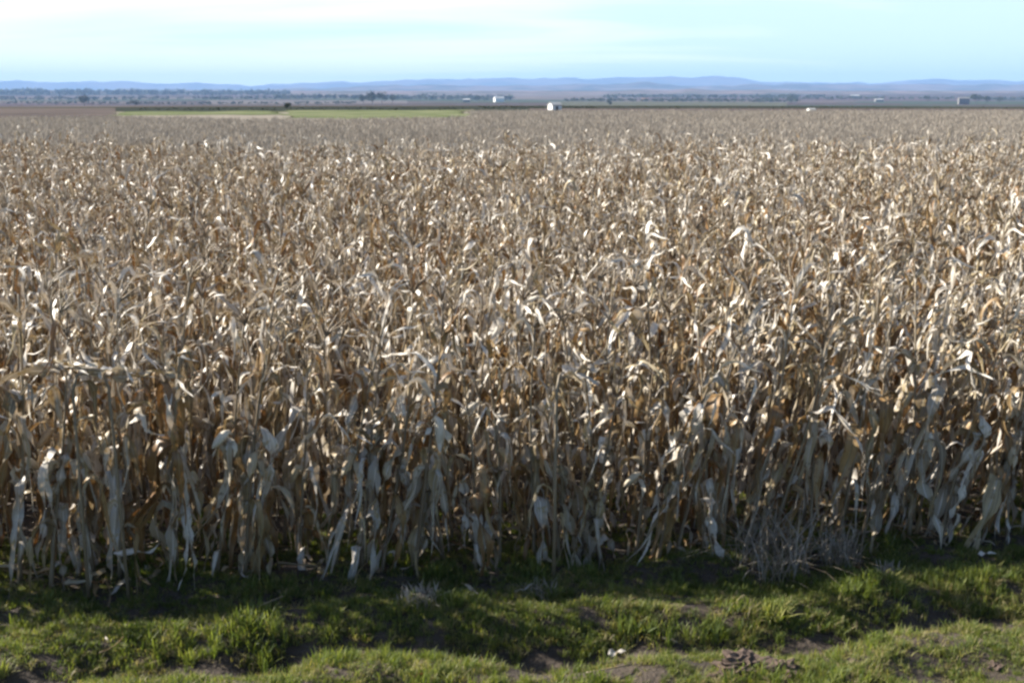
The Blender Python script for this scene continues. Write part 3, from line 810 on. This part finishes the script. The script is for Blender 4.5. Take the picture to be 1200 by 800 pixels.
M_CROWN = simple('dark_tree_foliage', (0.055, 0.07, 0.04), 0.9, 1.5, 0.4)
M_TRUNK = simple('tree_bark', (0.10, 0.08, 0.06), 0.9, 3)
def crown_mb(h, wd, n=420, q_=0.055):
    mbk = MB(); cs = [(random.gauss(0, wd * 0.25), random.gauss(0, wd * 0.25), h * random.uniform(0.45, 0.85), random.uniform(0.25, 0.42) * wd) for _ in range(7)]
    for _ in range(n):
        c = random.choice(cs); d = Vector((random.gauss(0, 1), random.gauss(0, 1), random.gauss(0, 0.8))).normalized() * c[3] * random.uniform(0.6, 1.05)
        p = Vector(c[:3]) + d; s = q_ * h * random.uniform(0.6, 1.4)
        a = Vector((random.gauss(0, 1), random.gauss(0, 1), random.gauss(0, 1))).normalized(); b = a.orthogonal().normalized()
        q = a.cross(b)
        mbk.add([p + b * s, p + q * s, p - b * s, p - q * s], [(0, 1, 2, 3)])
    return mbk
CROWNS = [(crown_mb(1.0, w_).mesh('crown', M_CROWN, False)) for w_ in (0.8, 1.0, 1.3, 0.9, 0.7)]
tk = MB(); tube(tk, [(0, 0, 0), (0.01, 0, 0.25), (0, 0.01, 0.6)], [0.035, 0.028, 0.01], 6)
TRUNK = tk.mesh('trunk', M_TRUNK)
def tree(u, D, h, label):
    g = at_dist(u, D); r = thing('tree', label, 'tree', g, random.uniform(0, 6.28), 'trees scattered over the far plain')
    obj('crown', random.choice(CROWNS), r, scale=h); obj('trunk', TRUNK, r, scale=h)
for u, D, h, lb in [
    (430, 2268, 17, 'low dark tree at the near end of the clump beyond the green field'),
    (440, 2226, 23, 'tall dark tree in the clump standing beyond the green field'),
    (451, 2289, 21, 'broad dark tree in the middle of the clump beyond the green field'),
    (463, 2331, 17, 'rounded dark tree closing the clump beyond the green field'),
    (342, 262, 1.7, 'small lone bush-like tree between the two green fields'),
    (1131, 2373, 19, 'dark tree right beside the grey farm block'),
    (1143, 2478, 17, 'second dark tree past the grey farm block'),
    (1158, 2520, 15, 'low wide tree ending the group past the grey farm block'),
    (1075, 2850, 15, 'dark rounded tree standing alone short of the grey farm block'),
    (920, 2730, 17, 'dark tree at the start of the hedge on the plain'),
    (712, 1820, 10, 'small dark tree past the white hut'),
    (168, 1560, 10, 'small dark tree beyond the ploughed field'),
    (110, 1820, 16, 'spreading tree beyond the ploughed field near the edge of view'),
    (560, 2730, 15, 'dark tree between the pale shed and the white farmhouse')]:
    tree(u, D, h, lb)

def wood(u0, u1, D, h, n, name='woodland', label=''):
    mbk = MB()
    for _ in range(n):
        u = random.uniform(u0, u1); d = D * random.uniform(0.93, 1.07); g = at_dist(u, d); hh = h * random.uniform(0.6, 1.2); wd = hh * random.uniform(0.8, 1.5)
        c = crown_mb(hh, wd, 40, 0.17)
        # bigger leaf clumps, they are kilometres away
        mbk.merge(c, Matrix.Translation(g) @ Matrix.Scale(1.0, 4))
    return obj(name, mbk.mesh(name, M_CROWN, False), kind='stuff', label=label)
wood(-80, 345, 5200, 20, 420, label='dark wooded strip low on the plain under the hills')
wood(-80, 330, 3500, 9, 200, label='band of trees behind the ploughed field')
wood(-80, 420, 2300, 4.5, 220, label='hazy scrub on the low ground behind the green field')
wood(330, 600, 3600, 12, 260, label='thin dark hedge beyond the green fields')
wood(170, 330, 268, 0.3, 110, label='low hedge along the back of the green field')
wood(345, 545, 272, 0.3, 140, label='low hedge closing the longer green field')
wood(700, 960, 4100, 11, 180, label='long dark hedge across the plain beyond the white hut')
wood(870, 1290, 3500, 8, 220, label='broken tree line across the plain near the farm block')
wood(560, 700, 300, 0.4, 160, label='scrub beside the white hut')
wood(660, 930, 2800, 7, 260, label='dark hedge behind the olive coloured field')
wood(640, 1290, 296, 0.3, 240, label='dark weeds along the far boundary of the stubble')

M_WHITE = simple('white_render', (0.80, 0.79, 0.76), 0.7, 0.8, 0.06)
M_CREAM = simple('grey_render', (0.16, 0.15, 0.14), 0.8, 0.6, 0.15)
M_ROOF = simple('clay_roof', (0.33, 0.16, 0.10), 0.8, 1.5, 0.2)
M_PALEROOF = simple('pale_sheet_roof', (0.38, 0.38, 0.38), 0.7, 1.0, 0.08)
M_DARK = simple('dark_opening', (0.04, 0.045, 0.05), 0.3, 1.0, 0.1)
def box_mesh(name, x0, x1, y0, y1, z0, z1, m):
    v = [(x, y, z) for z in (z0, z1) for y in (y0, y1) for x in (x0, x1)]
    f = [(0, 2, 3, 1), (4, 5, 7, 6), (0, 1, 5, 4), (2, 6, 7, 3), (0, 4, 6, 2), (1, 3, 7, 5)]
    mbk = MB(); mbk.add(v, f); return mbk.mesh(name, m, False)
def house(u, D, W, Dp, H, rise, label, cat='house', name='farmhouse', wm=None, rm=None, rz=0.0, storeys=1, nwin=3):
    g = at_dist(u, D); r = thing(name, label, cat, (g.x, g.y, g.z - 0.3), rz)
    wm = wm or M_WHITE; rm = rm or M_ROOF
    # walls with gable ends
    x0, x1, y0, y1 = -W / 2, W / 2, -Dp / 2, Dp / 2
    mbk = MB(); mbk.add([(x0, y0, 0), (x1, y0, 0), (x1, y1, 0), (x0, y1, 0), (x0, y0, H), (x1, y0, H), (x1, y1, H), (x0, y1, H), (x0, 0, H + rise), (x1, 0, H + rise)],
                        [(0, 1, 5, 4), (1, 2, 6, 9, 5), (2, 3, 7, 6), (3, 0, 4, 8, 7)])
    obj('wall', mbk.mesh('wall', wm, False), r)
    e = min(0.4, W * 0.05); tt = 0.15; rv = []
    for z_ in (0.02, tt):
        rv += [(x0 - e, y0 - e, H - e * rise / (Dp / 2) + z_), (x1 + e, y0 - e, H - e * rise / (Dp / 2) + z_), (x1 + e, 0, H + rise + z_), (x0 - e, 0, H + rise + z_),
               (x1 + e, y1 + e, H - e * rise / (Dp / 2) + z_), (x0 - e, y1 + e, H - e * rise / (Dp / 2) + z_)]
    rf = [(0, 3, 2, 1), (3, 5, 4, 2), (6, 7, 8, 9), (9, 8, 10, 11), (0, 1, 7, 6), (5, 11, 10, 4), (0, 6, 9, 3), (3, 9, 11, 5), (1, 2, 8, 7), (2, 4, 10, 8)]
    mbk = MB(); mbk.add(rv, rf); ro = obj('roof', mbk.mesh('roof', rm, False), r)
    obj('chimney', box_mesh('chimney', x0 + W * 0.2, x0 + W * 0.26, -W * 0.03, W * 0.03, H, H + rise + W * 0.05, wm), ro)
    obj('door', box_mesh('door', -min(0.55, W * 0.13), min(0.55, W * 0.13), y0 - 0.04, y0 + 0.1, 0.3, min(2.4, H * 0.85), M_DARK), r)
    for s in range(storeys):
        for k in range(nwin):
            xk = x0 + W * (k + 0.5) / nwin
            if (s == 0 and abs(xk) < 1.3) or H < 2.6: continue
            obj('window', box_mesh('window', xk - 0.45, xk + 0.45, y0 - 0.03, y0 + 0.1, 1.3 + 2.8 * s, 2.4 + 2.8 * s, M_DARK), r)
    return r
house(649, 256, 2.5, 2.0, 1.45, 0.55, 'bright white gabled hut just past the far edge of the maize', 'hut', 'white_hut', rm=M_PALEROOF, storeys=1, nwin=1, rz=0.5)
house(585, 2600, 22, 15, 8.5, 4.0, 'white farmhouse further off than the white hut, beyond dark fields', rm=M_PALEROOF, rz=0.3)
house(548, 2600, 16, 12, 5.5, 2.5, 'small pale shed on the plain short of the white farmhouse', 'shed', 'farm_shed', wm=M_CREAM, rm=M_PALEROOF, nwin=2)
house(943, 232, 1.4, 1.3, 0.75, 0.2, 'tiny white hut with a low roof just past the maize', 'hut', 'low_hut', rm=M_PALEROOF, nwin=1, rz=0.2)
house(992, 4000, 30, 15, 8, 4, 'long pale farm building seen past the low hut', 'barn', 'long_barn', wm=M_CREAM, rm=M_PALEROOF, nwin=5)
house(1020, 2900, 20, 14, 5.5, 2.2, 'pale low barn beside the longer pale farm building', 'barn', 'pale_barn', wm=M_CREAM, rm=M_PALEROOF, nwin=4)
house(1117, 2250, 20, 15, 12, 2.0, 'broad grey beige farm block beside dark trees', 'farm building', 'farm_block', wm=M_CREAM, rm=M_CREAM, storeys=3, nwin=3, rz=-0.2)
house(752, 3000, 16, 14, 6.0, 2.6, 'small cream house in front of the long hedge', wm=M_CREAM, nwin=3)

def ridge(name, D, prof, m, depth, rough, seed, label=None):
    """a range of hills: prof = list of (pixel column, pixels above the horizon) giving its skyline seen from the field"""
    us = np.arange(-900, 2101, 12.0); pu = [p[0] for p in prof]; ph = [p[1] for p in prof]
    top = np.interp(us, pu, ph) + np.array([2.2 * rough * mnoise.fractal(Vector((u * 0.022, seed, 0)), 0.8, 2.0, 4) for u in us]); ny = 17; v = []
    for j in range(ny):
        s = j / (ny - 1); cs = math.sin(math.pi * s) ** 1.1
        for i, u in enumerate(us):
            x0 = (u - 600) / FPX * D; yy = D + (s - 0.5) * depth
            x = x0 * yy / D
            H = max(4.0, top[i]) / FPX * D
            nn = mnoise.fractal(Vector((x * 0.0011, yy * 0.0011, seed)), 0.9, 2.1, 6); n2_ = mnoise.fractal(Vector((x * 0.0035, yy * 0.0035, seed + 5)), 0.9, 2.1, 4)
            z = H * cs * (1 + 0.16 * nn * rough) + H * 0.14 * n2_ * cs * rough
            v.append((x, yy, float(land(x, yy)) * (1 - cs) + z * 1.0 - 3 * (1 - cs)))
    mbk = MB(); mbk.add(v, grid_faces(ny, len(us))); return obj(name, mbk.mesh(name, m), kind='structure')
ridge('hills', 18000, [(-900, 10), (-200, 14), (0, 13.5), (150, 13), (180, 11), (240, 12), (300, 9), (340, 12), (420, 13), (520, 15), (560, 17), (620, 16.5), (700, 18), (760, 17), (800, 19),
                       (860, 17.5), (900, 13), (960, 12), (1040, 13), (1090, 16), (1140, 15.5), (1200, 13), (1500, 14), (2100, 10)], M_HILL_FAR, 3600, 1.0, 1.0)
ridge('near_hills', 11500, [(-900, 4), (0, 3), (200, 5), (300, 4), (420, 8), (470, 10), (560, 9), (640, 10), (700, 12), (800, 10), (880, 9.5), (960, 10), (1060, 11), (1120, 11), (1200, 9), (2100, 5)],
      M_HILL_MID, 3000, 1.2, 11.0)
ridge('low_rise', 6500, [(-900, 3), (0, 2.5), (150, 2), (300, 1), (460, 3), (600, 3), (720, 4), (820, 5), (900, 4.5), (1000, 2.5), (1100, 2.5), (1200, 2), (2100, 2)],
      hill_mat('low_rise', (0.075, 0.07, 0.05), (0.17, 0.125, 0.115), 0.004), 1800, 0.8, 21.0)

# ------------------------------------------------------------------ the air
m, n, o_ = mat('haze')
pv = nd(n, 'ShaderNodeVolumePrincipled'); pv.inputs['Color'].default_value = (0.36, 0.58, 1.0, 1)
pv.inputs['Density'].default_value = 7.4e-5; pv.inputs['Anisotropy'].default_value = 0.0
n.links.new(pv.outputs[0], o_.inputs['Volume'])
S = 21600
obj('haze', box_mesh('haze', -S, S, -S, S, -19.5, 352, m), kind='stuff')
